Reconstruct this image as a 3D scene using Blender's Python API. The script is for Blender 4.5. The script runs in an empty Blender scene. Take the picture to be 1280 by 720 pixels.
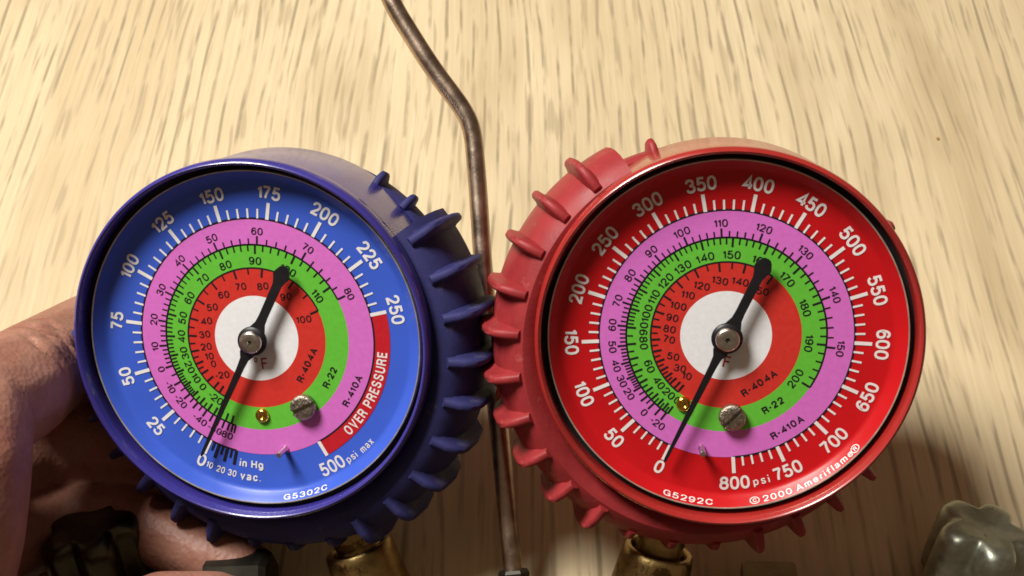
import bpy, bmesh, math, random
from mathutils import Vector, Matrix, Quaternion
random.seed(7)
C = bpy.context.scene.collection
S = 0.001                                   # everything below is measured in millimetres
rad = math.radians

# ------------------------------------------------------------------ camera, light, exposure
D = 0.364                                   # camera to table along the view axis (m)
CAMLOC = Vector((0, -D * 0.656, D * 0.755))
CAMROT = Matrix(((1, 0, 0), (0, 0.755, -0.656), (0, 0.656, 0.755)))
CAMROT = CAMROT.to_quaternion().to_matrix()
cam_d = bpy.data.cameras.new('camera')
cam = bpy.data.objects.new('camera', cam_d)
C.objects.link(cam)
cam.matrix_world = Matrix.Translation(CAMLOC) @ CAMROT.to_4x4()
cam_d.sensor_width = 36.0
cam_d.lens = 36.0 * 1650 / 1280
cam_d.clip_start = 0.01
cam_d.clip_end = 50
cam_d.dof.use_dof = True
cam_d.dof.focus_distance = 0.285
cam_d.dof.aperture_fstop = 70.0
sc = bpy.context.scene
sc.camera = cam
sc.render.engine = 'CYCLES'
sc.cycles.filter_width = 1.65
sc.view_settings.view_transform = 'Standard'
sc.view_settings.look = 'None'
sc.view_settings.gamma = 1.0
sc.view_settings.exposure = 0.0
w = bpy.data.worlds.new('World')
sc.world = w
w.use_nodes = True
bg = w.node_tree.nodes['Background']
bg.inputs['Color'].default_value = (1.0, 0.70, 0.47, 1)
bg.inputs['Strength'].default_value = 0.125
# the ceiling lamp over the table, up and to the left of the gauges
LDIR = CAMROT @ Vector((-0.465, 0.653, 0.598))
la = bpy.data.lights.new('ceiling_lamp', 'AREA')
la.shape = 'DISK'
la.size = 0.42
la.energy = 21.2
la.color = (1.0, 0.972, 0.90)
lo = bpy.data.objects.new('ceiling_lamp', la)
C.objects.link(lo)
lo.location = CAMLOC + CAMROT @ Vector((0, 0, -0.28)) + LDIR * 1.15
lo.rotation_euler = LDIR.to_track_quat('Z', 'Y').to_euler()


def cam_pt(px, py, depth):                  # a point given as it was measured: picture position and depth in mm
    return CAMLOC + CAMROT @ Vector(((px - 640) / 1650 * depth, -(py - 360) / 1650 * depth, -depth)) * S


def cam_vec(v):
    return CAMROT @ Vector(v)


# ------------------------------------------------------------------ materials
def new_mat(name):
    m = bpy.data.materials.new(name)
    m.use_nodes = True
    nt = m.node_tree
    b = nt.nodes['Principled BSDF']
    return m, nt, b


def N(nt, t, **kw):
    n = nt.nodes.new(t)
    for k, v in kw.items():
        if k.startswith('i_'):
            n.inputs[int(k[2:]) if k[2:].isdigit() else k[2:]].default_value = v
        else:
            setattr(n, k, v)
    return n


def ramp(nt, src, stops, out=None):
    r = nt.nodes.new('ShaderNodeValToRGB')
    nt.links.new(src, r.inputs[0])
    e = r.color_ramp.elements
    while len(e) < len(stops):
        e.new(0.5)
    for el, (p, c) in zip(e, stops):
        el.position = p
        el.color = c if len(c) == 4 else (*c, 1)
    return r


def noise(nt, scale, detail=3, rough=0.5, stretch=None, dist=0.0):
    tc = nt.nodes.new('ShaderNodeTexCoord')
    mp = nt.nodes.new('ShaderNodeMapping')
    nt.links.new(tc.outputs['Object'], mp.inputs[0])
    mp.inputs['Scale'].default_value = stretch or (1, 1, 1)
    n = nt.nodes.new('ShaderNodeTexNoise')
    n.inputs['Scale'].default_value = scale
    n.inputs['Detail'].default_value = detail
    n.inputs['Roughness'].default_value = rough
    n.inputs['Distortion'].default_value = dist
    nt.links.new(mp.outputs[0], n.inputs['Vector'])
    return n


def mix(nt, a, b, fac, mode='MIX'):
    m = nt.nodes.new('ShaderNodeMix')
    m.data_type = 'RGBA'
    m.blend_type = mode
    for sock, v in ((m.inputs['Factor'], fac), (m.inputs['A'], a), (m.inputs['B'], b)):
        if hasattr(v, 'is_output'):
            nt.links.new(v, sock)
        elif isinstance(v, (int, float)):
            sock.default_value = v
        else:
            sock.default_value = (*v, 1) if len(v) == 3 else v
    return m.outputs['Result']


def paint(name, col, rough=0.35, metallic=0.0, coat=0.0, var=0.12, scale=260, bump=0.0, bscale=900, spec=0.5, wear=None):
    m, nt, b = new_mat(name)
    n = noise(nt, scale, 4, 0.6)
    dark = tuple(c * (1 - var) for c in col)
    lite = tuple(min(1, c * (1 + var)) for c in col)
    r = ramp(nt, n.outputs['Fac'], [(0.3, dark), (0.7, lite)])
    out = r.outputs[0]
    if wear:
        n3 = noise(nt, wear[2], 5, 0.7)
        rr = ramp(nt, n3.outputs['Fac'], [(wear[1], (0, 0, 0)), (min(1, wear[1] + 0.07), (1, 1, 1))])
        out = mix(nt, out, wear[0], rr.outputs[0])
    nt.links.new(out, b.inputs['Base Color'])
    b.inputs['Roughness'].default_value = rough
    r2 = ramp(nt, n.outputs['Fac'], [(0.25, (rough * 0.8,) * 3), (0.75, (min(1, rough * 1.25),) * 3)])
    nt.links.new(r2.outputs[0], b.inputs['Roughness'])
    b.inputs['Metallic'].default_value = metallic
    b.inputs['Coat Weight'].default_value = coat
    b.inputs['Coat Roughness'].default_value = 0.12
    b.inputs['Specular IOR Level'].default_value = spec
    if bump:
        nb = noise(nt, bscale, 4, 0.65)
        bp = nt.nodes.new('ShaderNodeBump')
        bp.inputs['Strength'].default_value = bump
        bp.inputs['Distance'].default_value = 0.0004
        nt.links.new(nb.outputs['Fac'], bp.inputs['Height'])
        nt.links.new(bp.outputs[0], b.inputs['Normal'])
    return m


def ink(name, col, rough=0.4):
    return paint(name, col, rough, var=0.05, scale=900)


M = {}
M['blue_dial'] = paint('blue_dial_print', (0.050, 0.118, 0.62), 0.32, spec=0.3, var=0.04, scale=120)
M['red_dial'] = paint('red_dial_print', (0.55, 0.008, 0.012), 0.32, spec=0.3, var=0.05, scale=120)
M['purple'] = ink('orchid_print', (0.70, 0.165, 0.60))
M['green'] = ink('green_print', (0.13, 0.53, 0.045))
M['inner_red'] = ink('inner_red_print', (0.64, 0.034, 0.024))
M['white_disc'] = ink('white_print', (0.87, 0.87, 0.89))
M['white_ink'] = ink('white_ink', (0.86, 0.83, 0.82))
M['black_ink'] = ink('black_ink', (0.012, 0.010, 0.014))
M['red_ink'] = ink('dark_red_ink', (0.42, 0.012, 0.02))
M['band_red'] = ink('warning_band_red', (0.56, 0.012, 0.022))
M['needle'] = paint('black_needle_enamel', (0.008, 0.007, 0.010), 0.42, var=0.1)
M['blue_case'] = paint('dark_blue_enamel', (0.045, 0.035, 0.26), 0.26, coat=0.5, var=0.1, scale=90, bump=0.08, bscale=500)
M['red_case'] = paint('bright_red_enamel', (0.38, 0.024, 0.02), 0.26, coat=0.5, var=0.1, scale=90, bump=0.08, bscale=500)
M['blue_rubber'] = paint('blue_rubber', (0.036, 0.036, 0.135), 0.60, spec=0.2, var=0.2, scale=140, bump=0.16, bscale=1400, wear=((0.075, 0.068, 0.16), 0.60, 180))
M['red_rubber'] = paint('red_rubber', (0.32, 0.028, 0.032), 0.48, spec=0.35, var=0.18, scale=140, bump=0.16, bscale=1400, wear=((0.40, 0.075, 0.07), 0.60, 180))
M['black_gap'] = paint('black_gap_floor', (0.006, 0.006, 0.008), 0.6)
M['rim_metal'] = paint('pale_rim', (0.62, 0.57, 0.48), 0.32, metallic=0.6, scale=300, var=0.25)
M['nickel'] = paint('worn_nickel', (0.42, 0.37, 0.30), 0.38, metallic=1.0, scale=1500, var=0.35, bump=0.5, bscale=2500, wear=((0.16, 0.12, 0.08), 0.60, 1200))
M['steel'] = paint('hub_steel', (0.66, 0.62, 0.55), 0.28, metallic=1.0, scale=700, var=0.12, bump=0.08, bscale=2600, wear=((0.45, 0.38, 0.28), 0.72, 300))
M['pin'] = paint('pin_steel', (0.74, 0.70, 0.68), 0.2, metallic=1.0, var=0.1)
M['dark'] = paint('dark_recess', (0.035, 0.022, 0.014), 0.6)
M['slot'] = paint('slot_metal', (0.20, 0.17, 0.13), 0.45, metallic=0.8, scale=900, var=0.3)
M['gold'] = paint('polished_brass', (0.80, 0.52, 0.11), 0.2, metallic=1.0, scale=800, var=0.15)
M['brass'] = paint('tarnished_brass', (0.38, 0.265, 0.105), 0.36, metallic=1.0, scale=160, var=0.4, bump=0.25, bscale=700, wear=((0.14, 0.085, 0.03), 0.56, 170))
M['rod'] = paint('dull_copper_rod', (0.49, 0.375, 0.29), 0.33, metallic=1.0, scale=240, var=0.3, bump=0.12, bscale=1500, wear=((0.42, 0.32, 0.25), 0.66, 90))
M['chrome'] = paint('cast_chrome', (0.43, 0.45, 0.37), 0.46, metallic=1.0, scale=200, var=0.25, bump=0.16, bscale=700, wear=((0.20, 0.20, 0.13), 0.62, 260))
M['shaded_chrome'] = paint('chrome_in_shade', (0.11, 0.11, 0.075), 0.34, metallic=1.0, scale=120, var=0.3, bump=0.35, bscale=330)  # same metal as the right knob, darkened in colour for the hand's shade
M['shaded_brass'] = paint('shaded_brass', (0.20, 0.13, 0.06), 0.4, metallic=1.0, scale=160, var=0.3)  # manifold brass with the shadow on the nut put into its colour
M['black_nut'] = paint('blackened_steel', (0.05, 0.045, 0.035), 0.4, metallic=0.8, scale=200, var=0.3)


def table_material():
    m, nt, b = new_mat('limed_oak')
    tc = nt.nodes.new('ShaderNodeTexCoord')
    L = nt.links.new
    # slow sideways wander of the grain
    mp0 = nt.nodes.new('ShaderNodeMapping'); mp0.inputs['Scale'].default_value = (9, 5, 1)
    L(tc.outputs['Object'], mp0.inputs[0])
    wn = nt.nodes.new('ShaderNodeTexNoise'); wn.inputs['Scale'].default_value = 1.0; wn.inputs['Detail'].default_value = 2
    L(mp0.outputs[0], wn.inputs['Vector'])
    sub = nt.nodes.new('ShaderNodeVectorMath'); sub.operation = 'SUBTRACT'; sub.inputs[1].default_value = (0.5, 0.5, 0.5)
    L(wn.outputs['Color'], sub.inputs[0])
    mul = nt.nodes.new('ShaderNodeVectorMath'); mul.operation = 'MULTIPLY'; mul.inputs[1].default_value = (0.014, 0.0, 0.0)
    L(sub.outputs[0], mul.inputs[0])
    add = nt.nodes.new('ShaderNodeVectorMath'); add.operation = 'ADD'
    L(tc.outputs['Object'], add.inputs[0]); L(mul.outputs[0], add.inputs[1])

    def layer(scale_xyz, detail, rough, seed):
        mp = nt.nodes.new('ShaderNodeMapping')
        mp.inputs['Scale'].default_value = scale_xyz
        mp.inputs['Location'].default_value = (seed, seed * 0.7, seed * 1.3)
        L(add.outputs[0], mp.inputs[0])
        n = nt.nodes.new('ShaderNodeTexNoise')
        n.inputs['Scale'].default_value = 1.0
        n.inputs['Detail'].default_value = detail
        n.inputs['Roughness'].default_value = rough
        L(mp.outputs[0], n.inputs['Vector'])
        return n.outputs['Fac']
    broad = layer((26, 3.2, 1), 3, 0.5, 3.1)
    tone = ramp(nt, broad, [(0.30, (0.63, 0.49, 0.295)), (0.48, (0.71, 0.57, 0.36)), (0.72, (0.78, 0.64, 0.42))])
    fine = layer((900, 22, 1), 4, 0.6, 7.7)
    fr = ramp(nt, fine, [(0.30, (0.90, 0.885, 0.86)), (0.65, (1.03, 1.03, 1.03))])
    c1 = mix(nt, tone.outputs[0], fr.outputs[0], 1.0, 'MULTIPLY')
    # pores: dashes strung along wandering growth lines, and loose short ones between them
    def lines(scale, seed, lo, hi):
        mp = nt.nodes.new('ShaderNodeMapping')
        mp.inputs['Scale'].default_value = (1, 0.16, 1)
        mp.inputs['Location'].default_value = (seed, seed * 1.7, 0)
        L(add.outputs[0], mp.inputs[0])
        wv = nt.nodes.new('ShaderNodeTexWave')
        wv.wave_type = 'BANDS'; wv.bands_direction = 'X'
        wv.inputs['Scale'].default_value = scale
        wv.inputs['Distortion'].default_value = 5.5
        wv.inputs['Detail'].default_value = 2.5
        wv.inputs['Detail Scale'].default_value = 0.55
        wv.inputs['Detail Roughness'].default_value = 0.6
        L(mp.outputs[0], wv.inputs['Vector'])
        return ramp(nt, wv.outputs['Fac'], [(lo, (0, 0, 0)), (hi, (1, 1, 1))]).outputs[0]
    dash = ramp(nt, layer((190, 46, 1), 2.5, 0.62, 2.6), [(0.40, (0.05, 0.05, 0.05)), (0.58, (1, 1, 1))]).outputs[0]
    patch = layer((30, 6, 1), 2, 0.5, 11.0)
    pr = ramp(nt, patch, [(0.34, (0.12, 0.12, 0.12)), (0.52, (1, 1, 1))])
    f0 = mix(nt, lines(66, 0.37, 0.80, 0.99), dash, 1.0, 'MULTIPLY')
    f1 = mix(nt, f0, pr.outputs[0], 1.0, 'MULTIPLY')
    c2 = mix(nt, c1, (0.33, 0.26, 0.165), mix(nt, (0, 0, 0), f1, 0.85))
    p1 = layer((520, 38, 1), 1.0, 0.5, 1.3)
    r1 = ramp(nt, p1, [(0.60, (0, 0, 0)), (0.70, (1, 1, 1))])
    c3 = mix(nt, c2, (0.38, 0.29, 0.18), mix(nt, (0, 0, 0), r1.outputs[0], 0.5))
    # smoky brown stains along the grain
    st = layer((22, 5.5, 1), 4, 0.6, 4.2)
    sr = ramp(nt, st, [(0.54, (0, 0, 0)), (0.70, (1, 1, 1))])
    c4 = mix(nt, c3, (0.42, 0.31, 0.17), mix(nt, (0, 0, 0), sr.outputs[0], 0.55))
    L(c4, b.inputs['Base Color'])
    b.inputs['Roughness'].default_value = 0.5
    b.inputs['Specular IOR Level'].default_value = 0.3
    bp = nt.nodes.new('ShaderNodeBump'); bp.inputs['Strength'].default_value = 0.25; bp.inputs['Distance'].default_value = 0.0003
    bp.invert = True
    L(f1, bp.inputs['Height']); L(bp.outputs[0], b.inputs['Normal'])
    return m


def skin_material():
    m, nt, b = new_mat('skin')
    n = noise(nt, 70, 4, 0.6)
    r = ramp(nt, n.outputs['Fac'], [(0.28, (0.32, 0.125, 0.085)), (0.5, (0.40, 0.185, 0.13)), (0.74, (0.46, 0.235, 0.17))])
    n2 = noise(nt, 420, 3, 0.6)
    r2 = ramp(nt, n2.outputs['Fac'], [(0.3, (0.88, 0.85, 0.83)), (0.6, (1, 1, 1))])
    L = nt.links.new
    L(mix(nt, r.outputs[0], r2.outputs[0], 1.0, 'MULTIPLY'), b.inputs['Base Color'])
    b.inputs['Roughness'].default_value = 0.5
    b.inputs['Subsurface Weight'].default_value = 0.12
    b.inputs['Subsurface Radius'].default_value = (0.004, 0.0015, 0.0008)
    b.inputs['Subsurface Scale'].default_value = 0.6
    v = nt.nodes.new('ShaderNodeTexVoronoi'); v.inputs['Scale'].default_value = 900
    tc = nt.nodes.new('ShaderNodeTexCoord'); L(tc.outputs['Object'], v.inputs['Vector'])
    nb = noise(nt, 330, 5, 0.65)
    ad = nt.nodes.new('ShaderNodeMath'); ad.operation = 'ADD'
    L(v.outputs['Distance'], ad.inputs[0]); L(nb.outputs['Fac'], ad.inputs[1])
    bp = nt.nodes.new('ShaderNodeBump'); bp.inputs['Strength'].default_value = 0.3; bp.inputs['Distance'].default_value = 0.0004
    L(ad.outputs[0], bp.inputs['Height']); L(bp.outputs[0], b.inputs['Normal'])
    return m


M['table'] = table_material()
M['skin'] = skin_material()


# ------------------------------------------------------------------ mesh helpers
class MB:
    def __init__(self):
        self.v = []; self.f = []

    def add(self, vs, fs):
        o = len(self.v)
        self.v.extend([tuple(x) for x in vs])
        self.f.extend([tuple(i + o for i in f) for f in fs])

    def lathe(self, prof, seg=96, a0=0.0, a1=360.0, closed=False, origin=(0, 0, 0), axis=None):
        """profile of (r, z) revolved about z; closed joins the profile's ends; an arc gets end caps"""
        full = abs(a1 - a0) >= 359.99
        n = seg if full else seg + 1
        vs = []
        for i in range(n):
            a = rad(a0 + (a1 - a0) * i / seg)
            for r, z in prof:
                vs.append(Vector((r * math.cos(a), r * math.sin(a), z)))
        if axis is not None:
            q = Vector((0, 0, 1)).rotation_difference(Vector(axis).normalized())
            vs = [q @ p for p in vs]
        o = Vector(origin)
        vs = [p + o for p in vs]
        k = len(prof); fs = []
        for i in range(seg):
            j = (i + 1) % n
            for t in range(k if closed else k - 1):
                u = (t + 1) % k
                fs.append((i * k + t, j * k + t, j * k + u, i * k + u))
        if closed and not full:
            fs.append(tuple(range(k)))
            fs.append(tuple(reversed(range((n - 1) * k, n * k))))
        self.add(vs, fs)

    def ring(self, r0, r1, z, a0=0.0, a1=360.0, seg=120):
        n = seg
        vs = []; fs = []
        for i in range(n + 1):
            a = rad(a0 + (a1 - a0) * i / n)
            vs += [(r0 * math.cos(a), r0 * math.sin(a), z), (r1 * math.cos(a), r1 * math.sin(a), z)]
        for i in range(n):
            fs.append((2 * i, 2 * i + 1, 2 * i + 3, 2 * i + 2))
        self.add(vs, fs)

    def tick(self, ang, r0, r1, wd, z):
        a = rad(ang); c, s = math.cos(a), math.sin(a)
        pts = [(r0, -wd / 2), (r1, -wd / 2), (r1, wd / 2), (r0, wd / 2)]
        self.add([(r * c - t * s, r * s + t * c, z) for r, t in pts], [(0, 1, 2, 3)])

    def prism(self, poly, z0, z1):
        n = len(poly)
        vs = [(x, y, z0) for x, y in poly] + [(x, y, z1) for x, y in poly]
        fs = [tuple(reversed(range(n))), tuple(range(n, 2 * n))]
        fs += [(i, (i + 1) % n, n + (i + 1) % n, n + i) for i in range(n)]
        self.add(vs, fs)

    def tube(self, pts, r, seg=20):
        P = [Vector(p) for p in pts]
        rr = r if isinstance(r, (list, tuple)) else [r] * len(P)
        t0 = (P[1] - P[0]).normalized()
        up = t0.orthogonal().normalized()
        vs = []; prev = t0
        for i, p in enumerate(P):
            t = (P[min(i + 1, len(P) - 1)] - P[max(i - 1, 0)]).normalized()
            up = prev.rotation_difference(t) @ up
            prev = t
            bn = t.cross(up)
            for k in range(seg):
                a = 2 * math.pi * k / seg
                vs.append(p + (up * math.cos(a) + bn * math.sin(a)) * rr[i])
        fs = []
        for i in range(len(P) - 1):
            for k in range(seg):
                j = (k + 1) % seg
                fs.append((i * seg + k, i * seg + j, (i + 1) * seg + j, (i + 1) * seg + k))
        fs.append(tuple(reversed(range(seg))))
        fs.append(tuple(range((len(P) - 1) * seg, len(P) * seg)))
        self.add(vs, fs)

    def mesh(self, name, mat, smooth=None, scale=S, recalc=True):
        me = bpy.data.meshes.new(name)
        me.from_pydata([(x * scale, y * scale, z * scale) for x, y, z in self.v], [], self.f)
        if recalc:
            bm = bmesh.new(); bm.from_mesh(me)
            bmesh.ops.recalc_face_normals(bm, faces=bm.faces)
            bm.to_mesh(me); bm.free()
        me.materials.append(mat)
        if smooth is not None:
            for p in me.polygons:
                p.use_smooth = True
            me.set_sharp_from_angle(angle=rad(smooth))
        return me

    def build(self, name, mat, parent=None, smooth=None, **kw):
        return link(name, self.mesh(name, mat, smooth, **kw), parent)


def link(name, data, parent=None, loc=None):
    o = bpy.data.objects.new(name, data)
    C.objects.link(o)
    if parent is not None:
        o.parent = parent
    if loc is not None:
        o.location = loc
    return o


def tag(o, label, cat, group=None):
    o['label'] = label; o['category'] = cat
    if group:
        o['group'] = group
    return o


# ------------------------------------------------------------------ lettering
# plain grotesque letters drawn as strokes: (width, [(kind, points)]), kind L = straight, S = smooth, O = closed smooth
def _ell(cx, cy, rx, ry, n=24, e=2.35):
    out = []
    for i in range(n):
        a = 2 * math.pi * i / n
        c, s_ = math.cos(a), math.sin(a)
        out.append((cx + rx * math.copysign(abs(c) ** (2 / e), c), cy + ry * math.copysign(abs(s_) ** (2 / e), s_)))
    return out


_six = [(.95, .80), (.80, .96), (.52, 1), (.20, .88), (.03, .58), (.02, .32), (.18, .06), (.51, 0), (.86, .08), (.98, .31), (.86, .54), (.52, .61), (.20, .52), (.04, .34)]
X = 0.70                                    # x-height
GL = {
    '0': (.50, [('O', _ell(.5, .5, .5, .5))]),
    '1': (.30, [('L', [(.72, 0), (.72, 1)]), ('L', [(.0, .76), (.45, .80), (.62, .92)])]),
    '2': (.50, [('S', [(.02, .70), (.12, .91), (.48, 1), (.86, .92), (.97, .72), (.84, .50), (.45, .27), (.14, .08), (.08, .0)]), ('L', [(-.07, 0), (1.03, 0)])]),
    '3': (.50, [('S', [(.02, .77), (.16, .95), (.48, 1), (.82, .93), (.92, .75), (.80, .58), (.40, .53)]), ('S', [(.40, .53), (.84, .47), (.99, .27), (.86, .07), (.5, 0), (.14, .06), (-.01, .25)])]),
    '4': (.52, [('L', [(.76, 0), (.76, 1), (.0, .28), (1.08, .28)])]),
    '5': (.50, [('L', [(.94, 1), (.20, 1), (.08, .46)]), ('S', [(.08, .46), (.26, .59), (.52, .63), (.86, .53), (.99, .31), (.87, .08), (.5, 0), (.14, .06), (-.01, .23)])]),
    '6': (.50, [('S', _six)]),
    '7': (.48, [('L', [(-.05, 1), (1.0, 1)]), ('S', [(1.0, 1), (.72, .68), (.48, .32), (.36, 0)])]),
    '8': (.50, [('O', _ell(.5, .77, .42, .23, 20, 2.1)), ('O', _ell(.5, .27, .5, .27, 20, 2.15))]),
    '9': (.50, [('S', [(1 - x, 1 - y) for x, y in _six])]),
    '-': (.26, [('L', [(0, .42), (1, .42)])]),
    '.': (.06, [('L', [(.0, -.03), (.0, .06)])]),
    'R': (.54, [('L', [(0, -.07), (0, 1), (.45, 1)]), ('S', [(.45, 1), (.85, .95), (.97, .75), (.85, .56), (.45, .50)]), ('L', [(.45, .50), (.02, .50)]), ('S', [(.55, .50), (.82, .40), (.92, .22), (.98, -.07)])]),
    'P': (.52, [('L', [(0, -.07), (0, 1), (.45, 1)]), ('S', [(.45, 1), (.86, .95), (.99, .73), (.86, .51), (.45, .45)]), ('L', [(.45, .45), (.02, .45)])]),
    'A': (.62, [('L', [(-.02, -.07), (.5, 1.0), (1.02, -.07)]), ('L', [(.22, .30), (.78, .30)])]),
    'F': (.48, [('L', [(0, -.07), (0, 1), (1, 1)]), ('L', [(.02, .52), (.88, .52)])]),
    'E': (.48, [('L', [(1, 1), (0, 1), (0, 0), (1.03, 0)]), ('L', [(.02, .52), (.92, .52)])]),
    'O': (.60, [('O', _ell(.5, .5, .5, .5))]),
    'V': (.60, [('L', [(-.02, 1.07), (.5, 0), (1.02, 1.07)])]),
    'S': (.52, [('S', [(.95, .75), (.82, .95), (.48, 1), (.14, .93), (.05, .74), (.20, .57), (.55, .49), (.88, .40), (.99, .24), (.85, .05), (.48, 0), (.13, .06), (.0, .27)])]),
    'U': (.54, [('S', [(0, 1.07), (0, .6), (.0, .32), (.10, .08), (.5, 0), (.9, .08), (1, .32), (1, .6), (1, 1.07)])]),
    'C': (.56, [('S', [(.98, .70), (.85, .92), (.52, 1), (.18, .90), (.0, .60), (.0, .40), (.18, .10), (.52, 0), (.85, .08), (.99, .32)])]),
    'G': (.58, [('S', [(.96, .73), (.82, .94), (.50, 1), (.17, .90), (.0, .60), (.0, .40), (.17, .10), (.50, 0), (.82, .07), (.98, .25)]), ('L', [(.58, .46), (1.0, .46), (1.0, -.06)])]),
    'H': (.56, [('L', [(0, -.07), (0, 1.07)]), ('L', [(1, -.07), (1, 1.07)]), ('L', [(0, .52), (1, .52)])]),
    'i': (.02, [('L', [(0, -.07), (0, X)]), ('L', [(0, .92), (0, 1.07)])]),
    'l': (.02, [('L', [(0, -.07), (0, 1.07)])]),
    'n': (.40, [('L', [(0, -.07), (0, X)]), ('S', [(.0, .48), (.18, .64), (.52, .70), (.9, .60), (1, .42), (1, .2), (1, -.07)])]),
    'm': (.66, [('L', [(0, -.07), (0, X)]), ('S', [(.0, .48), (.10, .64), (.28, .70), (.46, .62), (.5, .42), (.5, .2), (.5, -.07)]), ('S', [(.5, .48), (.60, .64), (.78, .70), (.96, .62), (1, .42), (1, .2), (1, -.07)])]),
    'r': (.24, [('L', [(0, -.07), (0, X)]), ('S', [(.0, .42), (.25, .60), (.6, .68), (1.0, .68)])]),
    'a': (.42, [('S', [(.05, .52), (.18, .66), (.5, .70), (.85, .64), (.93, .48), (.93, .2), (1.02, -.05)]), ('S', [(.93, .40), (.5, .34), (.12, .27), (.02, .13), (.15, .0), (.45, .0), (.80, .08), (.93, .24)])]),
    'e': (.44, [('S', [(.02, .37), (.97, .37), (.96, .50), (.80, .66), (.5, .70), (.16, .62), (.0, .36), (.14, .08), (.5, 0), (.82, .05), (.97, .19)])]),
    'c': (.42, [('S', [(.96, .48), (.80, .66), (.5, .70), (.16, .62), (.0, .35), (.16, .07), (.5, 0), (.82, .06), (.98, .22)])]),
    's': (.40, [('S', [(.92, .53), (.78, .67), (.48, .70), (.14, .65), (.06, .51), (.22, .40), (.6, .33), (.92, .25), (.96, .13), (.8, .02), (.48, 0), (.14, .04), (.0, .18)])]),
    'v': (.44, [('L', [(-.02, .76), (.5, 0), (1.02, .76)])]),
    'x': (.44, [('L', [(-.02, -.06), (1.0, .76)]), ('L', [(-.02, .76), (1.0, -.06)])]),
    'p': (.44, [('L', [(0, -.32), (0, X)]), ('O', _ell(.5, .35, .5, .35, 20, 2.1))]),
    'g': (.44, [('O', _ell(.5, .35, .5, .35, 20, 2.1)), ('S', [(1, .70), (1, .3), (1, .0), (.88, -.22), (.5, -.30), (.15, -.25), (.04, -.12)])]),
    'f': (.28, [('S', [(1.25, .98), (.75, 1.0), (.42, .82), (.42, .6), (.42, .3), (.42, -.07)]), ('L', [(-.30, .62), (1.1, .62)])]),
    'o': (.44, [('O', _ell(.5, .35, .5, .35, 20, 2.1))]),
}


def _spline(P, closed):
    out = []; n = len(P)
    for i in range(n if closed else n - 1):
        if closed:
            a, b, c, d = P[i - 1], P[i], P[(i + 1) % n], P[(i + 2) % n]
        else:
            a, b, c, d = P[max(i - 1, 0)], P[i], P[i + 1], P[min(i + 2, n - 1)]
        for t in ((0, .5) if closed else (0, .34, .67)):
            out.append(tuple(0.5 * ((2 * b[k]) + (c[k] - a[k]) * t + (2 * a[k] - 5 * b[k] + 4 * c[k] - d[k]) * t * t + (3 * b[k] - a[k] - 3 * c[k] + d[k]) * t ** 3) for k in (0, 1)))
    if not closed:
        out.append(P[-1])
    return out


_gl = {}


def glyph(ch, wt):
    """flat letter of cap height 1: vertices (x, y, layer) and faces; wt is the stroke width"""
    key = (ch, wt)
    if key in _gl:
        return _gl[key]
    wd, strokes = GL[ch]
    vs = []; fs = []
    for si, (kind, P) in enumerate(strokes):
        P = [(x * wd, wt / 2 + y * (1 - wt)) for x, y in P]
        closed = kind == 'O'
        if kind != 'L':
            P = _spline(P, closed)
        n = len(P); base = len(vs)
        for i in range(n):
            p = Vector(P[i])
            d0 = (p - Vector(P[i - 1])) if (closed or i > 0) else None
            d1 = (Vector(P[(i + 1) % n]) - p) if (closed or i < n - 1) else None
            d0 = (d0 or d1).normalized(); d1 = (d1 or d0).normalized()
            n0 = Vector((-d0.y, d0.x)); n1 = Vector((-d1.y, d1.x))
            m = (n0 + n1)
            m = m.normalized() if m.length > 1e-4 else n0
            k = min(wt / 2 / max(m.dot(n0), 0.35), wt * 1.1)
            vs.append((p.x + m.x * k, p.y + m.y * k, si)); vs.append((p.x - m.x * k, p.y - m.y * k, si))
        for i in range(n if closed else n - 1):
            j = (i + 1) % n
            fs.append((base + 2 * i, base + 2 * i + 1, base + 2 * j + 1, base + 2 * j))
    _gl[key] = (vs, fs)
    return _gl[key]


def put_text(mb, s, r, ang, h, flip=False, wt=0.15, xs=1.0, gap=0.14, z=0.1, slope=0.0, turn=None, straight=False):
    """letters round a circle (turn=None) or upright at a fixed rotation (turn in degrees)"""
    k = h
    items = []; x = 0.0
    for ch in s:
        if ch == ' ':
            x += h * 0.38; continue
        vs, fs = glyph(ch, wt)
        xa = min(v[0] for v in vs); xb = max(v[0] for v in vs)
        wd = (xb - xa) * k * xs
        items.append((vs, fs, (xa + xb) / 2, x + wd / 2))
        x += wd + gap * h
    total = x - gap * h
    for vs, fs, xm, xc in items:
        off = xc - total / 2
        out = []
        for vx, vy, si in vs:
            lx = (vx - xm) * k * xs; ly = (vy - 0.5) * k
            zl = z + si * 0.006
            if turn is not None:
                a = rad(turn); px, py = lx + off, ly
                c0 = (r * math.cos(rad(ang)), r * math.sin(rad(ang)))
                out.append((c0[0] + px * math.cos(a) - py * math.sin(a), c0[1] + px * math.sin(a) + py * math.cos(a), zl))
                continue
            if straight:
                A = rad(ang); lx2 = lx + off
            else:
                A = rad(ang) + (off / r) * (1 if flip else -1); lx2 = lx
            up = -1 if flip else 1
            rho = ly * up
            tx = lx2 * up
            rr = r + rho * math.cos(slope); zz = zl + rho * math.sin(slope)
            out.append((rr * math.cos(A) + tx * math.sin(A), rr * math.sin(A) - tx * math.cos(A), zz))
        mb.add(out, fs)


# ------------------------------------------------------------------ table
tb = MB()
T = 26.0
prof = [(-88.6, -T), (-90.5, -T + 2), (-90.5, -2.2), (-90.0, -0.8), (-88.6, 0), (560, 0), (560, -T)]   # rounded front edge, then the flat top
n = len(prof)
tb.add([(x, y, z) for x in (-620, 620) for y, z in prof],
       [(i, (i + 1) % n, n + (i + 1) % n, n + i) for i in range(n)] + [tuple(range(n)), tuple(reversed(range(n, 2 * n)))])
table = tb.build('table', M['table'])
table['kind'] = 'structure'

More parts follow.
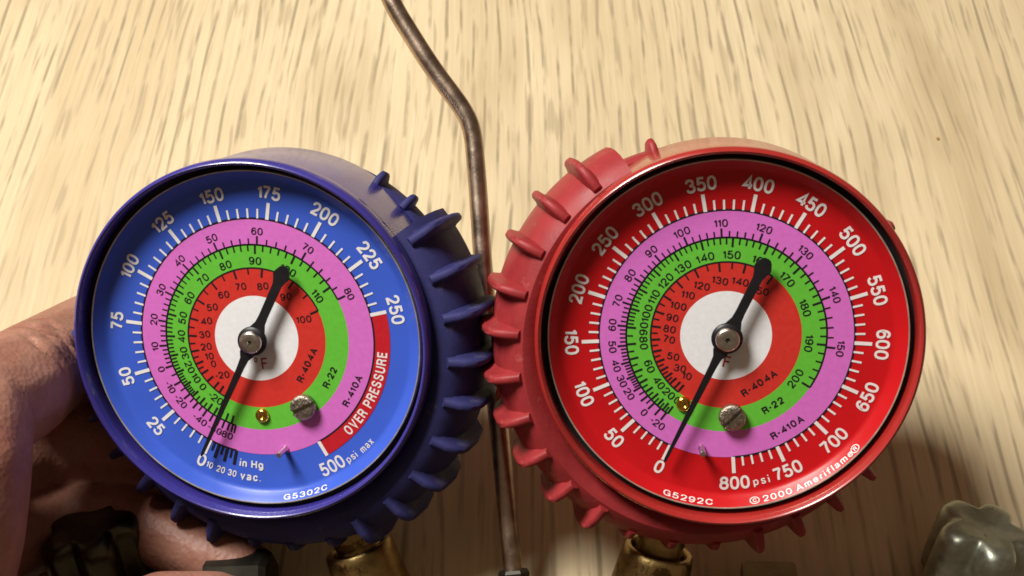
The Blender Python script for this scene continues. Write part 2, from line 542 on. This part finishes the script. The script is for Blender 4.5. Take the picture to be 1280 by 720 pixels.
# ------------------------------------------------------------------ gauges
P410 = {-100: -11.3, -90: -9.3, -80: -6.7, -60: .4, -40: 10.8, -20: 26.3, -10: 36.5, 0: 48.3, 10: 62.3, 20: 78.4, 30: 97, 40: 118, 50: 142.2, 60: 169.8, 70: 201, 80: 235.6, 90: 274.7, 100: 318, 110: 366, 120: 418, 130: 476, 140: 540, 150: 608}
P22 = {-60: -8.0, -40: 0.5, -20: 10.1, 0: 24, 10: 32.8, 20: 43, 30: 55, 40: 68.6, 50: 84, 60: 101.6, 70: 121.4, 80: 143.6, 90: 168.4, 100: 195.9, 110: 226.4, 120: 259.9, 130: 296.8, 140: 337.2, 150: 381.5, 160: 431, 170: 485, 180: 543, 190: 605, 200: 670}
P404 = {-40: 4.5, -20: 16.8, 0: 33.2, 10: 43.2, 20: 55, 30: 69.5, 40: 85.6, 50: 104, 60: 125, 70: 148.5, 80: 174.6, 90: 204, 100: 237, 110: 273, 120: 313, 130: 359, 140: 408, 150: 463}


def interp(tab, t):
    ks = sorted(tab)
    for a, b in zip(ks, ks[1:]):
        if a <= t <= b:
            return tab[a] + (tab[b] - tab[a]) * (t - a) / (b - a)
    return tab[ks[-1]]


R_PUR, R_GRN, R_RED, R_WHT = 25.57, 20.05, 15.1, 9.17


def rib_mesh(crest, base, th, name, mat):
    """a moulded fin standing on the boot: crest and base run side by side in the (r, z) plane"""
    mb = MB(); vs = []; n = len(crest)
    for (cr, cz), (br, bz) in zip(crest, base):
        dr, dz = cr - br, cz - bz
        sec = [(-0.92, 0.0), (-0.56, 0.45), (-0.44, 0.86), (-0.22, 1.0), (0.22, 1.0), (0.44, 0.86), (0.56, 0.45), (0.92, 0.0)]
        for t, u in sec:
            vs.append((br + dr * u, t * th, bz + dz * u))
    k = 8; fs = []
    for i in range(n - 1):
        for t in range(k - 1):
            fs.append((i * k + t, i * k + t + 1, (i + 1) * k + t + 1, (i + 1) * k + t))
    fs.append(tuple(range(k))); fs.append(tuple(reversed(range((n - 1) * k, n * k))))
    mb.add(vs, fs)
    return mb.mesh(name, mat, 50)


def gauge(cfg):
    blue = cfg['key'] == 'blue'
    root = link('pressure_gauge', None)
    root.empty_display_size = 0.02
    nx = Vector(cfg['x']); ny = Vector(cfg['y']); nz = Vector(cfg['n'])
    R = Matrix((nx, ny, nz)).transposed()
    Rw = (CAMROT @ R).to_quaternion().to_matrix()
    root.matrix_world = Matrix.Translation(CAMLOC + CAMROT @ (Vector(cfg['c']) * S)) @ Rw.to_4x4()
    tag(root, cfg['label'], 'gauge', 'pressure gauges on the manifold')
    cm, rm, dm = M[cfg['key'] + '_case'], M[cfg['key'] + '_rubber'], M[cfg['key'] + '_dial']
    # case can, bezel lip and the black floor of the gap round the dial
    mb = MB(); mb.lathe([(37.6, 2.4), (38.0, 1.6), (38.05, 0), (38.15, -21.5), (37.8, -23.6), (36.6, -25.2), (34.5, -26), (0.01, -26.2)], 160)
    mb.build('case', cm, root, 40)
    mb = MB(); mb.lathe([(37.15, 0.2), (37.1, 5.2), (37.3, 5.75), (37.65, 5.95), (38.1, 5.7), (38.4, 4.9), (38.5, 3.0), (38.45, 1.6), (37.7, 1.0)], 160, closed=True)
    mb.build('bezel', cm, root, 50)
    mb = MB(); mb.lathe([(35.2, 0.0), (35.85, 0.1), (37.16, 0.35)], 120)
    mb.build('gap_floor', M['black_gap'], root, 60)

    # dial pan with its raised rim
    mb = MB(); mb.lathe([(0.01, 0), (12, 0), (24, 0), (32.9, 0), (33.5, 0.14), (34.0, 0.6), (34.7, 1.3), (35.4, 2.1), (35.62, 2.3)], 160)
    dial = mb.build('dial', dm, root, 60)
    mb = MB(); mb.lathe([(35.58, 2.25), (35.62, 2.42), (35.8, 2.46), (35.92, 2.3), (35.92, 0.0)], 160)
    mb.build('dial_rim', M['rim_metal'], dial, 60)
    for nm, r0, r1, mat in (('orchid_ring', R_GRN, R_PUR, 'purple'), ('green_ring', R_RED, R_GRN, 'green'), ('red_ring', R_WHT, R_RED, 'inner_red')):
        mb = MB(); mb.ring(r0, r1, 0.05, seg=180); mb.build(nm, M[mat], dial)
    mb = MB(); mb.ring(0.02, R_WHT, 0.05, seg=120); mb.build('white_disc', M['white_disc'], dial)

    z0, kp = cfg['zero'], cfg['slope']

    def ang(p):
        return z0 - kp * p

    flo, fhi = cfg['flip']

    def flip(a):
        a = (a + 180) % 360 - 180
        return flo < a < fhi
    # pressure scale
    tk = MB(); nb = MB(); bk = MB(); lt = MB()
    step = cfg['step']; mx = cfg['max']
    for i in range(0, int(mx / step) * 5 + 1):
        p = i * step / 5
        if i % 5 == 0:
            tk.tick(ang(p), R_PUR - 0.02, 29.05, 0.74, 0.11)
        else:
            tk.tick(ang(p), R_PUR + 0.05, 27.6, 0.42, 0.11)
    for i in range(0, int(mx / step) + 1):
        a = ang(i * step)
        put_text(nb, str(i * step), 31.15 if i else 30.7, a, 2.85, flip(a), 0.18, 0.98, 0.085, 0.11)
    # black circle lines and temperature scales
    for tab, r, sgn, t0, t1, tlist, ring_r, hh in cfg['temps']:
        for t in tlist:
            major = t % 10 == 0
            if tab is P410:
                ln = 1.85 if major else 1.3
                bk.tick(ang(interp(tab, t)), r, r + ln, 0.40 if major else 0.30, 0.11)
            else:
                ln = 1.9 if major else 1.35
                bk.tick(ang(interp(tab, t)), r - ln, r, 0.42 if major else 0.31, 0.11)
        bk.ring(r - 0.17, r + 0.17, 0.09, ang(interp(tab, t1)), ang(interp(tab, t0)), 120)
    bk.ring(R_PUR - 0.2, R_PUR + 0.2, 0.09, cfg['line'][0], cfg['line'][1], 160)
    bk2 = MB()
    for tab, labels, r, h in cfg['labels']:
        for t in labels:
            a = ang(interp(tab, t))
            if tab is P404:
                put_text(bk2, str(t), r, a + cfg.get('red_shift', 0), h, False, 0.15, 1.15, 0.16, 0.11, turn=cfg['turn'])
            else:
                put_text(bk2, str(t), r, a, h, flip(a), 0.15, 1.15, 0.14, 0.11)
    for s, r, a in cfg['names']:
        put_text(bk2, s, r, a, 1.5, True, 0.19, 1.12, 0.2, 0.11, straight=True)
    if blue:
        for k, q in enumerate((5, 10, 15, 20, 25, 30)):
            bk.tick(ang(-14.7 * q / 30), R_PUR, 28.9 if q % 10 == 0 else 27.6, 0.62 if q % 10 == 0 else 0.45, 0.12)
        a5 = -59.6
        tk.tick(a5, R_PUR - 0.02, 29.05, 0.74, 0.115)
        bd = MB(); bd.ring(R_PUR + 0.12, 28.95, 0.075, a5, ang(250), 90)
        bd.build('over_pressure_band', M['band_red'], dial)
        put_text(lt, 'OVER PRESSURE', 27.32, -25.0, 2.15, True, 0.17, 0.86, 0.17, 0.12)
        put_text(lt, '500', 31.5, -60.0, 3.0, True, 0.17, 0.88, 0.08, 0.11)
        put_text(lt, 'psi', 32.1, -51.4, 1.6, True, 0.15, 1.0, 0.2, 0.11)
        put_text(lt, 'max', 32.3, -43.7, 1.55, True, 0.15, 0.95, 0.2, 0.11)
        for s, a in (('10', -112.2), ('20', -107.4), ('30', -102.5)):
            put_text(lt, s, 30.9, a, 1.5, True, 0.18, 0.86, 0.12, 0.11)
        put_text(lt, 'in Hg', 28.0, -94.6, 1.75, True, 0.19, 1.0, 0.16, 0.11)
        put_text(lt, 'vac.', 30.9, -94.8, 1.8, True, 0.19, 1.0, 0.18, 0.11)
        put_text(lt, 'G5302C', 34.82, -73.0, 1.3, True, 0.14, 1.6, 0.30, 1.52, slope=0.80)
    else:
        put_text(lt, 'psi', 31.4, -75.0, 1.7, True, 0.16, 1.05, 0.3, 0.11)
        put_text(lt, 'G5292C', 34.82, -101.4, 1.3, True, 0.14, 1.65, 0.30, 1.52, slope=0.80)
        put_text(lt, '2000 Ameriflame', 34.82, -59.0, 1.35, True, 0.14, 1.40, 0.31, 1.52, slope=0.80)
        for s, a in (('C', -78.8), ('R', -40.6)):
            put_text(lt, s, 34.82, a, 0.85, True, 0.17, 1.3, 0.1, 1.52, slope=0.80)
            c = MB()
            sg = 20
            for i in range(sg):
                q0, q1 = 2 * math.pi * i / sg, 2 * math.pi * (i + 1) / sg
                quad = []
                for q, rr in ((q0, 0.72), (q0, 0.9), (q1, 0.9), (q1, 0.72)):
                    rho = rr * math.sin(q) * 0.9; tt = rr * math.cos(q) * 1.15
                    r_ = 34.82 + rho * math.cos(0.8); z_ = 1.52 + rho * math.sin(0.8); A = rad(a)
                    quad.append((r_ * math.cos(A) + tt * math.sin(A), r_ * math.sin(A) - tt * math.cos(A), z_))
                lt.add(quad, [(0, 1, 2, 3)])
    tk.build('pressure_scale_marks', M['white_ink'], dial)
    nb.build('pressure_numbers', M['white_ink'], dial)
    bk.build('temperature_ticks', M['black_ink'], dial)
    bk2.build('temperature_numbers', M['black_ink'], dial)
    lt.build('white_lettering', M['white_ink'], dial)
    fm = MB(); fa = cfg['F']
    put_text(fm, 'F', fa[0], fa[1] + 5, 2.4, False, 0.14, 1.0, 0.1, 0.11, turn=cfg['turn'])
    put_text(fm, 'o', fa[0] - 1.1, fa[1] - 16, 1.5, False, 0.14, 0.9, 0.1, 0.11, turn=cfg['turn'])
    fm.build('unit_letters', M['red_ink'], dial)

    # pointer
    pa = cfg['needle']
    side = [(-28.6, 0.18), (-28.0, 0.3), (-14, 0.60), (-6.5, 0.74), (-4.4, 0.9), (-3.2, 1.5)]
    for q in range(150, 20, -13):
        side.append((3.15 * math.cos(rad(q)), 3.15 * math.sin(rad(q))))
    side += [(3.3, 1.45), (4.3, 1.05), (6, 0.93), (13.4, 0.98), (14.5, 1.3), (15.4, 1.75), (16.0, 1.74), (17.2, 1.2), (17.7, 0.8), (17.85, 0.35)]
    poly = side + [(x, -y) for x, y in reversed(side)]
    ca, sa = math.cos(rad(pa)), math.sin(rad(pa))
    nm = MB(); nm.prism([(x * ca - y * sa, x * sa + y * ca) for x, y in poly], 2.3, 2.8)
    needle = nm.build('needle', M['needle'], root)
    mb = MB(); mb.lathe([(2.5, 2.0), (3.05, 2.4), (3.1, 2.9), (2.75, 3.2), (2.3, 3.3)], 48); mb.build('needle_collar', M['needle'], needle, 50)
    mb = MB(); mb.lathe([(0.01, 3.85), (0.32, 3.9), (0.5, 4.35), (0.9, 4.42), (1.9, 4.36), (2.25, 4.18), (2.4, 3.8), (2.4, 3.3), (0.9, 3.2), (0.9, 0.1)], 48); mb.build('hub_cap', M['steel'], needle, 45)
    mb = MB(); mb.lathe([(0.01, 4.06), (0.3, 4.02), (0.42, 3.9)], 16); mb.build('hub_dimple', M['dark'], needle, 60)

    # slotted calibration screw, brass rivet, stop pin
    def polar(r, a):
        return (r * math.cos(rad(a)), r * math.sin(rad(a)))
    sx, sy = polar(*cfg['screw'])
    st = rad(cfg['slot'])
    mb = MB()
    Rs, hw = 2.72, 0.36
    for s in (1, -1):
        def seg_at(rr):
            a0 = math.asin(hw / rr)
            out = []
            for i in range(17):
                a = a0 + (math.pi - 2 * a0) * i / 16
                out.append((rr * math.cos(a), s * rr * math.sin(a)))
            return out
        rings = [(Rs, 0.6), (Rs, 1.75), (Rs - 0.22, 2.02), (Rs - 0.7, 2.12)]
        vs = []; fs = []
        for rr, zz in rings:
            for x, y in seg_at(rr):
                vs.append((sx + x * math.cos(st) - y * math.sin(st), sy + x * math.sin(st) + y * math.cos(st), zz))
        for j in range(3):
            for i in range(16):
                fs.append((j * 17 + i, j * 17 + i + 1, (j + 1) * 17 + i + 1, (j + 1) * 17 + i))
            fs.append((j * 17 + 16, j * 17, (j + 1) * 17, (j + 1) * 17 + 16))
        fs.append(tuple(range(3 * 17, 4 * 17)))
        mb.add(vs, fs)
    scr = mb.build('calibration_screw', M['nickel'], root, 40)
    mb = MB(); mb.lathe([(0.01, 1.35), (2.55, 1.35), (2.55, 0.05)], 32, origin=(sx, sy, 0)); mb.build('screw_slot', M['slot'], scr, 40)
    bx, by = polar(*cfg['rivet'])
    mb = MB(); mb.lathe([(0.01, 0.5), (0.42, 0.42), (0.62, 0.75), (0.95, 0.95), (1.3, 0.8), (1.55, 0.4), (1.6, 0.05)], 28, origin=(bx, by, 0)); mb.build('brass_rivet', M['gold'], root, 60)
    px, py = polar(*cfg['pin'])
    mb = MB(); mb.lathe([(0.75, 0.02), (0.75, 0.3), (0.62, 0.5), (0.62, 4.3), (0.5, 4.6), (0.01, 4.7)], 20, origin=(px, py, 0)); mb.build('stop_pin', M['pin'], root, 50)

    # threaded neck to the fitting below
    sa_ = rad(cfg['stem'])
    ax = Vector((math.cos(sa_), math.sin(sa_), 0))
    mb = MB()
    prof = [(5.2, 34)]
    for i in range(22):
        prof.append((5.35 if i % 2 else 4.85, 35.0 + i * 0.9))
    mb.lathe(prof + [(0.01, 55)], 28, axis=ax, origin=(0, 0, -13)); mb.build('neck', M['brass'], root, 60)

    # protective rubber boot, cut away at the top
    o0, o1 = cfg['open']
    e = cfg['boot_extra']
    mb = MB()
    front = [(36.4, 4.6), (38.3, 6.1), (39.8 + e * .6, 6.3), (41.5 + e * .8, 5.2), (43.3 + e, 2.6), (44.3 + e, -1), (44.6 + e, -5), (44.4 + e, -11), (43 + e, -15), (39.8, -17), (36.4, -17)]
    mb.lathe(front, 150, o1, o0 + 360, closed=True)
    band = [(36.2, -10.6), (39.2, -10.3), (39.8, -11), (39.9, -16), (39.2, -17.2), (36.2, -17)]
    mb.lathe(band, 60, o0 - 3, o1 + 3, closed=True)
    boot = link('boot', mb.mesh('boot', rm, 40), root)
    tx, ty = cfg['boot_tilt']
    m = Vector((math.sin(rad(tx)), math.sin(rad(ty)), 1)).normalized()
    boot.rotation_mode = 'QUATERNION'
    boot.rotation_quaternion = Vector((0, 0, 1)).rotation_difference(m)
    boot.location = Vector((*cfg['boot_off'], -8.0)) * S
    big = rib_mesh([(40.9 + e * .7, 6.6), (43.4 + e, 6.2), (45.6 + e, 5.2), (46.8 + e, 3.4), (47.3 + e, 0.6), (47.4 + e, -6), (46.4 + e, -12), (43.8 + e, -15.4)],
                   [(39.6 + e * .7, 5.2), (41.2 + e, 4.0), (42.6 + e, 2.2), (43.3 + e, 0), (43.6 + e, -3), (43.8 + e, -6), (43.5 + e, -11), (42 + e, -14.4)], 2.0, 'rib', rm)
    small = rib_mesh([(43.0 + e, 4.0), (44.6 + e, 2.9), (45.3 + e, 0.8), (45.5 + e, -2), (45.4 + e, -4.5), (44.6 + e, -6.5)],
                     [(42.0 + e, 3.2), (42.8 + e, 1.6), (43.2 + e, -0.2), (43.5 + e, -2.4), (43.6 + e, -4.5), (43.6 + e, -6.4)], 1.8, 'rib', rm)
    back = rib_mesh([(39.4, -10.0), (41.6, -10.6), (42.6, -12.4), (42.0, -15), (39.8, -16.8)],
                    [(38.6, -11), (38.9, -12), (39.0, -13.2), (39.0, -15), (38.6, -16.4)], 1.8, 'rib', rm)
    for a in cfg['ribs']:
        if o0 < a < o1:
            if (a - o0 > 22 or not blue) and o1 - a > 16:
                continue
            me = back
        else:
            me = small if a in cfg['small'] else big
        rb = link('rib', me, boot)
        rb.rotation_euler = (0, 0, rad(a + random.uniform(-.4, .4)))
    return root


def rng(a, b, s):
    return list(range(a, b + 1, s))


blue_cfg = dict(
    key='blue', label='blue pressure gauge with dark blue ribbed rubber boot, beside the hand',
    x=(0.987, -0.032, 0.156), y=(0.0, 0.979, 0.203), n=(-0.159, -0.201, 0.967), c=(-53.8, -10.6, -278.0),
    zero=244.0, slope=0.9222, step=25, max=250, flip=(-160, -30), line=(-59.6, 257.5),
    temps=[(P410, R_GRN, 1, -100, 80, [-100, -90, -80, -70, -60, -50, -40, -35, -30, -25, -20, -15, -10, -5] + rng(0, 80, 2), 0, 0),
           (P22, R_GRN - 0.02, -1, -60, 110, [-60, -50, -40, -30, -20, -15, -10, -5] + rng(0, 110, 2), 0, 0),
           (P404, R_RED, -1, -40, 100, [-40, -30, -20, -10] + rng(0, 100, 5), 0, 0)],
    labels=[(P410, [-80, -60, -40, -20, -10, 0, 10, 20, 30, 40, 50, 60, 70, 80], 22.9, 1.55),
            (P22, [-20, 0, 10, 20, 30, 40, 50, 60, 70, 80, 90, 100, 110], 16.65, 1.65),
            (P404, [-20, 0, 10, 20, 30, 40, 50, 60, 70, 80, 90, 100], 11.45, 1.5)],
    red_shift=-2.2, turn=8.0, F=(5.6, -79.0),
    names=[('R-404A', 12.1, -26.0), ('R-22', 17.6, -26.4), ('R-410A', 23.1, -27.0)],
    needle=64.2, screw=(17.48, -54.7), slot=27, rivet=(16.86, -87.7), pin=(24.66, -77.1), stem=288.7,
    boot_off=(0.8, -3.0), boot_tilt=(-6.0, 1.5), boot_extra=1.5, open=(40, 172), ribs=[], small=(264, 276, 288))
blue_cfg['ribs'] = [(36 - 12 * k) % 360 for k in range(30)]

red_cfg = dict(
    key='red', label='red pressure gauge with red ribbed rubber boot, nearer the grey metal knob',
    x=(0.998, -0.014, 0.069), y=(0.0, 0.981, 0.194), n=(-0.071, -0.193, 0.979), c=(43.1, -9.6, -265.9),
    zero=245.4, slope=0.4130, step=50, max=800, flip=(-180, -12), line=(-85.0, 245.4),
    temps=[(P410, R_GRN, 1, -20, 150, [-20, -10, 0, 5, 10, 15] + rng(20, 150, 2), 0, 0),
           (P22, R_GRN - 0.02, -1, 0, 200, [0, 5, 10, 15, 20, 25, 30, 35, 40, 45, 50, 55, 60, 65, 70, 75, 80, 85] + rng(90, 200, 2), 0, 0),
           (P404, R_RED, -1, 0, 150, [0, 10] + rng(20, 150, 5), 0, 0)],
    labels=[(P410, [-20, 0, 20, 30, 40, 50, 60, 70, 80, 90, 100, 110, 120, 130, 140, 150], 22.95, 1.55),
            (P22, [0, 20, 40, 60, 80, 90, 100, 110, 120, 130, 140, 150, 160, 170, 180, 190, 200], 16.6, 1.65),
            (P404, [10, 30, 50, 70, 80, 90, 100, 110, 120, 130, 140, 150], 11.4, 1.5)],
    red_shift=0.6, turn=-11.0, F=(5.4, -92.0),
    names=[('R-404A', 11.95, -54.6), ('R-22', 17.4, -55.5), ('R-410A', 22.9, -55.7)],
    needle=65.5, screw=(16.79, -84.3), slot=45, rivet=(16.51, -119.4), pin=(23.96, -100.2), stem=257.0,
    boot_off=(-2.7, -2.9), boot_tilt=(10.5, 2.5), boot_extra=0.0, open=(34, 117), ribs=[(116 + 12 * k) % 360 for k in range(30)], small=(248, 260, 272, 332, 344, 356, 8, 20, 32))

g_blue = gauge(blue_cfg)
g_red = gauge(red_cfg)

# ------------------------------------------------------------------ manifold under the gauges
bpy.context.view_layer.update()


def stem_pt(g, cfg, r, z=-13):
    a = rad(cfg['stem'])
    return g.matrix_world @ (Vector((r * math.cos(a), r * math.sin(a), z)) * S)


man = link('gauge_manifold', None)
pb0, pb1 = stem_pt(g_blue, blue_cfg, 53.5), stem_pt(g_blue, blue_cfg, 69)
pr0, pr1 = stem_pt(g_red, red_cfg, 52.5), stem_pt(g_red, red_cfg, 68)
mid = (pb1 + pr1) / 2
man.location = (mid.x, mid.y, 0)
tag(man, 'brass gauge manifold below both gauges with a fluted metal valve knob at either end', 'manifold')
mo = Vector(man.location)


def mm(p):
    return (Vector(p) - mo) / S


def axis_obj(mb, prof, p0, ax, seg=40):
    mb.lathe(prof, seg, axis=ax, origin=mm(p0))


cup_prof = [(0.01, 6.2), (5.7, 6.2), (5.9, 0.7), (6.4, 0.05), (7.3, 0.0), (7.75, 0.45), (7.95, 2), (8.6, 10), (9.0, 15), (9.0, 17)]
for p0, p1 in ((pb0, pb1), (pr0, pr1)):
    mb = MB(); axis_obj(mb, cup_prof, p0, (p1 - p0).normalized(), 48)
    mb.build('brass_collar', M['brass'], man, 40)
bz = (pb1 + pr1) / 2
ex = (pr1 - pb1).normalized()
drop = (pb1 - pb0).normalized() * 0.005 + (pr1 - pr0).normalized() * 0.005 + Vector((0, 0, 0.004))
# lobed wheels

def hand_wheel(center, ax, roll, mat, length):
    """fluted valve knob: five rounded lobes, softly dished face towards +axis, stem below"""
    q = ax.to_track_quat('Z', 'Y')
    wheel = MB(); n = 150
    prof = [(0.0, -0.4), (0.35, -0.3), (0.60, 0.1), (0.76, 0.1), (0.90, -0.5), (0.97, -1.7), (1.0, -3.6), (1.0, -length + 3), (0.97, -length + 1), (0.85, -length), (0.3, -length)]
    vs = []
    for i in range(n):
        a = 2 * math.pi * i / n
        lob = math.cos(5 * (a - roll))
        for f, z in prof:
            wgt = min(1, max(0, (f - 0.35) / 0.45))
            r = 11.3 * f - 3.4 * f * ((1 - lob) / 2) ** 2.2 * wgt
            vs.append(q @ Vector((max(r, .01) * math.cos(a), max(r, .01) * math.sin(a), z)) + mm(center))
    k = len(prof); fs = []
    for i in range(n):
        j = (i + 1) % n
        for t in range(k - 1):
            fs.append((i * k + t, i * k + t + 1, j * k + t + 1, j * k + t))
    wheel.add(vs, fs)
    wo = wheel.build('valve_knob', mat, man, 50)
    st = MB(); st.lathe([(4.5, -length + 1), (4.5, -length - 3), (6.5, -length - 4), (6.5, -length - 9), (0.01, -length - 9)], 6, axis=ax, origin=mm(center))
    st.build('valve_stem', mat, wo, 30)
    return center - ax * (length + 6) * S


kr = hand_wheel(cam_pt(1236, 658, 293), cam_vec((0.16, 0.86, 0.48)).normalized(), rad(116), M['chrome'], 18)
kl = hand_wheel(cam_pt(108, 655, 297), cam_vec((-0.10, 0.86, 0.50)).normalized(), rad(100), M['shaded_chrome'], 18)
mb = MB()
a_, b_ = pb1 + drop, pr1 + drop
mb.tube([mm(p) for p in (kl, kl.lerp(a_, .25), a_, b_, kr.lerp(b_, .25), kr)], [7, 9, 9, 9, 9, 7], 24)
mb.build('manifold_body', M['brass'], man, 60)
# small nuts on the manifold that just reach into the picture
mb = MB()
pc = cam_pt(978, 736, 298)
up = Vector((0, 0, 1))
mb.lathe([(0.01, 3), (5.4, 3), (6, 2.4), (6, -9), (0.01, -9)], 6, axis=cam_vec((1, 0, 0.1)), origin=mm(pc))
mb.build('valve_nut', M['shaded_brass'], man, 20)
mb = MB()
pc = cam_pt(302, 726, 296)
mb.lathe([(0.01, 7), (6.0, 7), (7, 5.6), (7, -7), (0.01, -7)], 6, axis=cam_vec((1, 0.05, 0.1)), origin=mm(pc))
mb.build('valve_nut', M['black_nut'], man, 20)

# ------------------------------------------------------------------ bent hanging hook
pix = [(372, -330), (405, -300), (428, -240), (446, -160), (462, -95), (473, -50), (484, -12), (496, 14), (513, 42), (532, 72), (550, 98), (565, 118), (577, 135), (586, 152), (591, 170), (594, 195), (598, 245), (603, 320), (611, 410), (619, 490), (628, 580), (636, 660), (642, 720), (646, 760)]
pts = []
for (x, y) in pix:
    pts.append(cam_pt(x, y, 299 + (y - 360) * -0.014))
# smooth by Catmull-Rom
sm = []
for i in range(len(pts) - 1):
    a, b, c, d = pts[max(i - 1, 0)], pts[i], pts[i + 1], pts[min(i + 2, len(pts) - 1)]
    for t in (0, .25, .5, .75):
        sm.append(0.5 * ((2 * b) + (c - a) * t + (2 * a - 5 * b + 4 * c - d) * t * t + (3 * b - a - 3 * c + d) * t ** 3))
sm.append(pts[-1])
hook = link('hanging_hook', None)
hook.location = sm[-1]
tag(hook, 'bent dull brownish metal rod standing between the blue and red gauges', 'hook')
mb = MB(); mb.tube([(p - sm[-1]) / S for p in sm], 2.15, 24)
mb.build('rod', M['rod'], hook, 60)
mb = MB()
pc = (cam_pt(643, 726, 294) - sm[-1]) / S
ax = (sm[-6] - sm[-1]).normalized()
mb.lathe([(2.2, 2.6), (3.1, 2.5), (3.5, 1.8), (3.6, -8), (0.01, -8)], 6, axis=ax, origin=pc)
mb.build('rod_nut', M['black_nut'], hook, 20)

# ------------------------------------------------------------------ hand
def hand():
    J = lambda x, y, d: cam_pt(x, y, d) / S
    chains = [
        # index, over the back of the gauge
        [(J(-215, 585, 264), 15), (J(-120, 540, 268), 14.5), (J(-40, 514, 267), 13.6), (J(18, 484, 279), 12.6), (J(62, 452, 301), 11.6), (J(112, 426, 322), 12.0), (J(165, 440, 326), 9.6), (J(210, 450, 322), 7.6), (J(250, 480, 321), 6.8)],
        # middle, deeper down behind it
        [(J(-150, 640, 275), 15), (J(-40, 595, 300), 13), (J(50, 562, 312), 11), (J(118, 550, 315), 10.4), (J(180, 562, 314), 9.4), (J(235, 580, 313), 8.4), (J(280, 590, 312), 7.2)],
        # ring
        [(J(-150, 720, 272), 15), (J(-30, 690, 297), 11.5), (J(80, 650, 309), 9.2), (J(158, 648, 309), 8.8), (J(222, 676, 304), 8.2), (J(262, 694, 301), 7.6), (J(304, 708, 299), 6.6)],
        # little
        [(J(-140, 800, 268), 14), (J(-20, 800, 290), 10.5), (J(80, 785, 297), 8.4), (J(130, 782, 297), 7.8), (J(180, 790, 296), 7.2), (J(220, 800, 295), 6.2)],
        # thumb, round the front below the gauge
        [(J(-170, 760, 255), 17), (J(-90, 840, 258), 14), (J(40, 850, 262), 11.5), (J(140, 800, 268), 10.2), (J(205, 776, 274), 10.6), (J(262, 770, 279), 9.8), (J(316, 776, 283), 7.8)],
        # web and palm, bulked up to cast shade on the fingers; wrist and forearm
        [(J(-40, 535, 262), 13), (J(-58, 590, 254), 15), (J(-70, 660, 252), 15.5), (J(-85, 740, 252), 15), (J(-95, 820, 256), 14)],
        [(J(-122, 560, 252), 18), (J(-140, 620, 254), 19), (J(-150, 690, 258), 19), (J(-140, 780, 256), 17)],
        [(J(-230, 660, 270), 24), (J(-240, 770, 270), 26), (J(-320, 850, 270), 27), (J(-470, 940, 265), 27), (J(-690, 1040, 260), 31)],
    ]
    bm = bmesh.new()
    for ch in chains:
        for (a, ra), (b, rb) in zip(ch, ch[1:]):
            n = max(2, int((b - a).length / 2.5))
            for i in range(n + 1):
                t = i / n
                p = a.lerp(b, t); r = ra + (rb - ra) * t
                bmesh.ops.create_icosphere(bm, subdivisions=2, radius=r, matrix=Matrix.Translation(p))
    o = cam_pt(-180, 760, 296) / S
    bmesh.ops.translate(bm, verts=bm.verts, vec=-o)
    bmesh.ops.scale(bm, verts=bm.verts, vec=(S, S, S))
    me = bpy.data.meshes.new('person'); bm.to_mesh(me); bm.free()
    ob = bpy.data.objects.new('hand_tmp', me); C.objects.link(ob)
    r = ob.modifiers.new('r', 'REMESH'); r.mode = 'VOXEL'; r.voxel_size = 0.0009; r.use_smooth_shade = True
    s = ob.modifiers.new('s', 'SMOOTH'); s.iterations = 12; s.factor = 0.5
    dg = bpy.context.evaluated_depsgraph_get()
    m2 = bpy.data.meshes.new_from_object(ob.evaluated_get(dg))
    bpy.data.objects.remove(ob)
    # skin folds over the bent index joint: shallow furrows across the finger
    ctr = J(36, 470, 286); d = (J(90, 436, 312) - J(-40, 514, 267)).normalized()
    rnd = random.Random(3)
    folds = [(rnd.uniform(-14, 12), rnd.uniform(0.5, 1.1), rnd.uniform(0.5, 0.95), rnd.uniform(-.3, .3)) for _ in range(13)]
    side = cam_vec((0.2, 0.5, 0.85)).normalized()
    cr = d.cross(side).normalized()
    for v in m2.vertices:
        p = v.co / S + o - ctr
        t = p.dot(d); u = p.dot(cr)
        if abs(t) < 18 and p.length < 24 and p.dot(side) > 0:
            dz = 0
            for c, dep, wd, sl in folds:
                e = (t - c - sl * u + 0.6 * math.sin(u * 0.7 + c)) / wd
                dz += dep * math.exp(-e * e) * math.exp(-(u / 8.5) ** 2)
            v.co -= v.normal * dz * S * 0.8
    for p in m2.polygons:
        p.use_smooth = True
    m2.materials.clear(); m2.materials.append(M['skin'])
    m2.name = 'person'
    po = link('person', m2, None, o * S)
    tag(po, 'bare left hand curled behind the blue gauge and round the dark valve knob', 'person')


hand()

# ------------------------------------------------------------------ a crumb on the table
mb = MB()
bm = bmesh.new()
bmesh.ops.create_icosphere(bm, subdivisions=2, radius=1.0)
for v in bm.verts:
    v.co *= 0.75 + 0.4 * random.random()
    v.co.z *= 0.5
vs = [tuple(v.co * 0.55) for v in bm.verts]; fs = [tuple(x.index for x in f.verts) for f in bm.faces]
bm.free()
mb.add(vs, fs)
cr = mb.build('crumb', paint('crumb_brown', (0.42, 0.22, 0.08), 0.7), None, 60)
ray = (cam_pt(1172, 174, 400) - CAMLOC)
tt = -CAMLOC.z / ray.z
hit = CAMLOC + ray * tt
cr.location = (hit.x, hit.y, 0.0003)
tag(cr, 'tiny brown crumb lying on the bare oak above the red gauge', 'crumb')
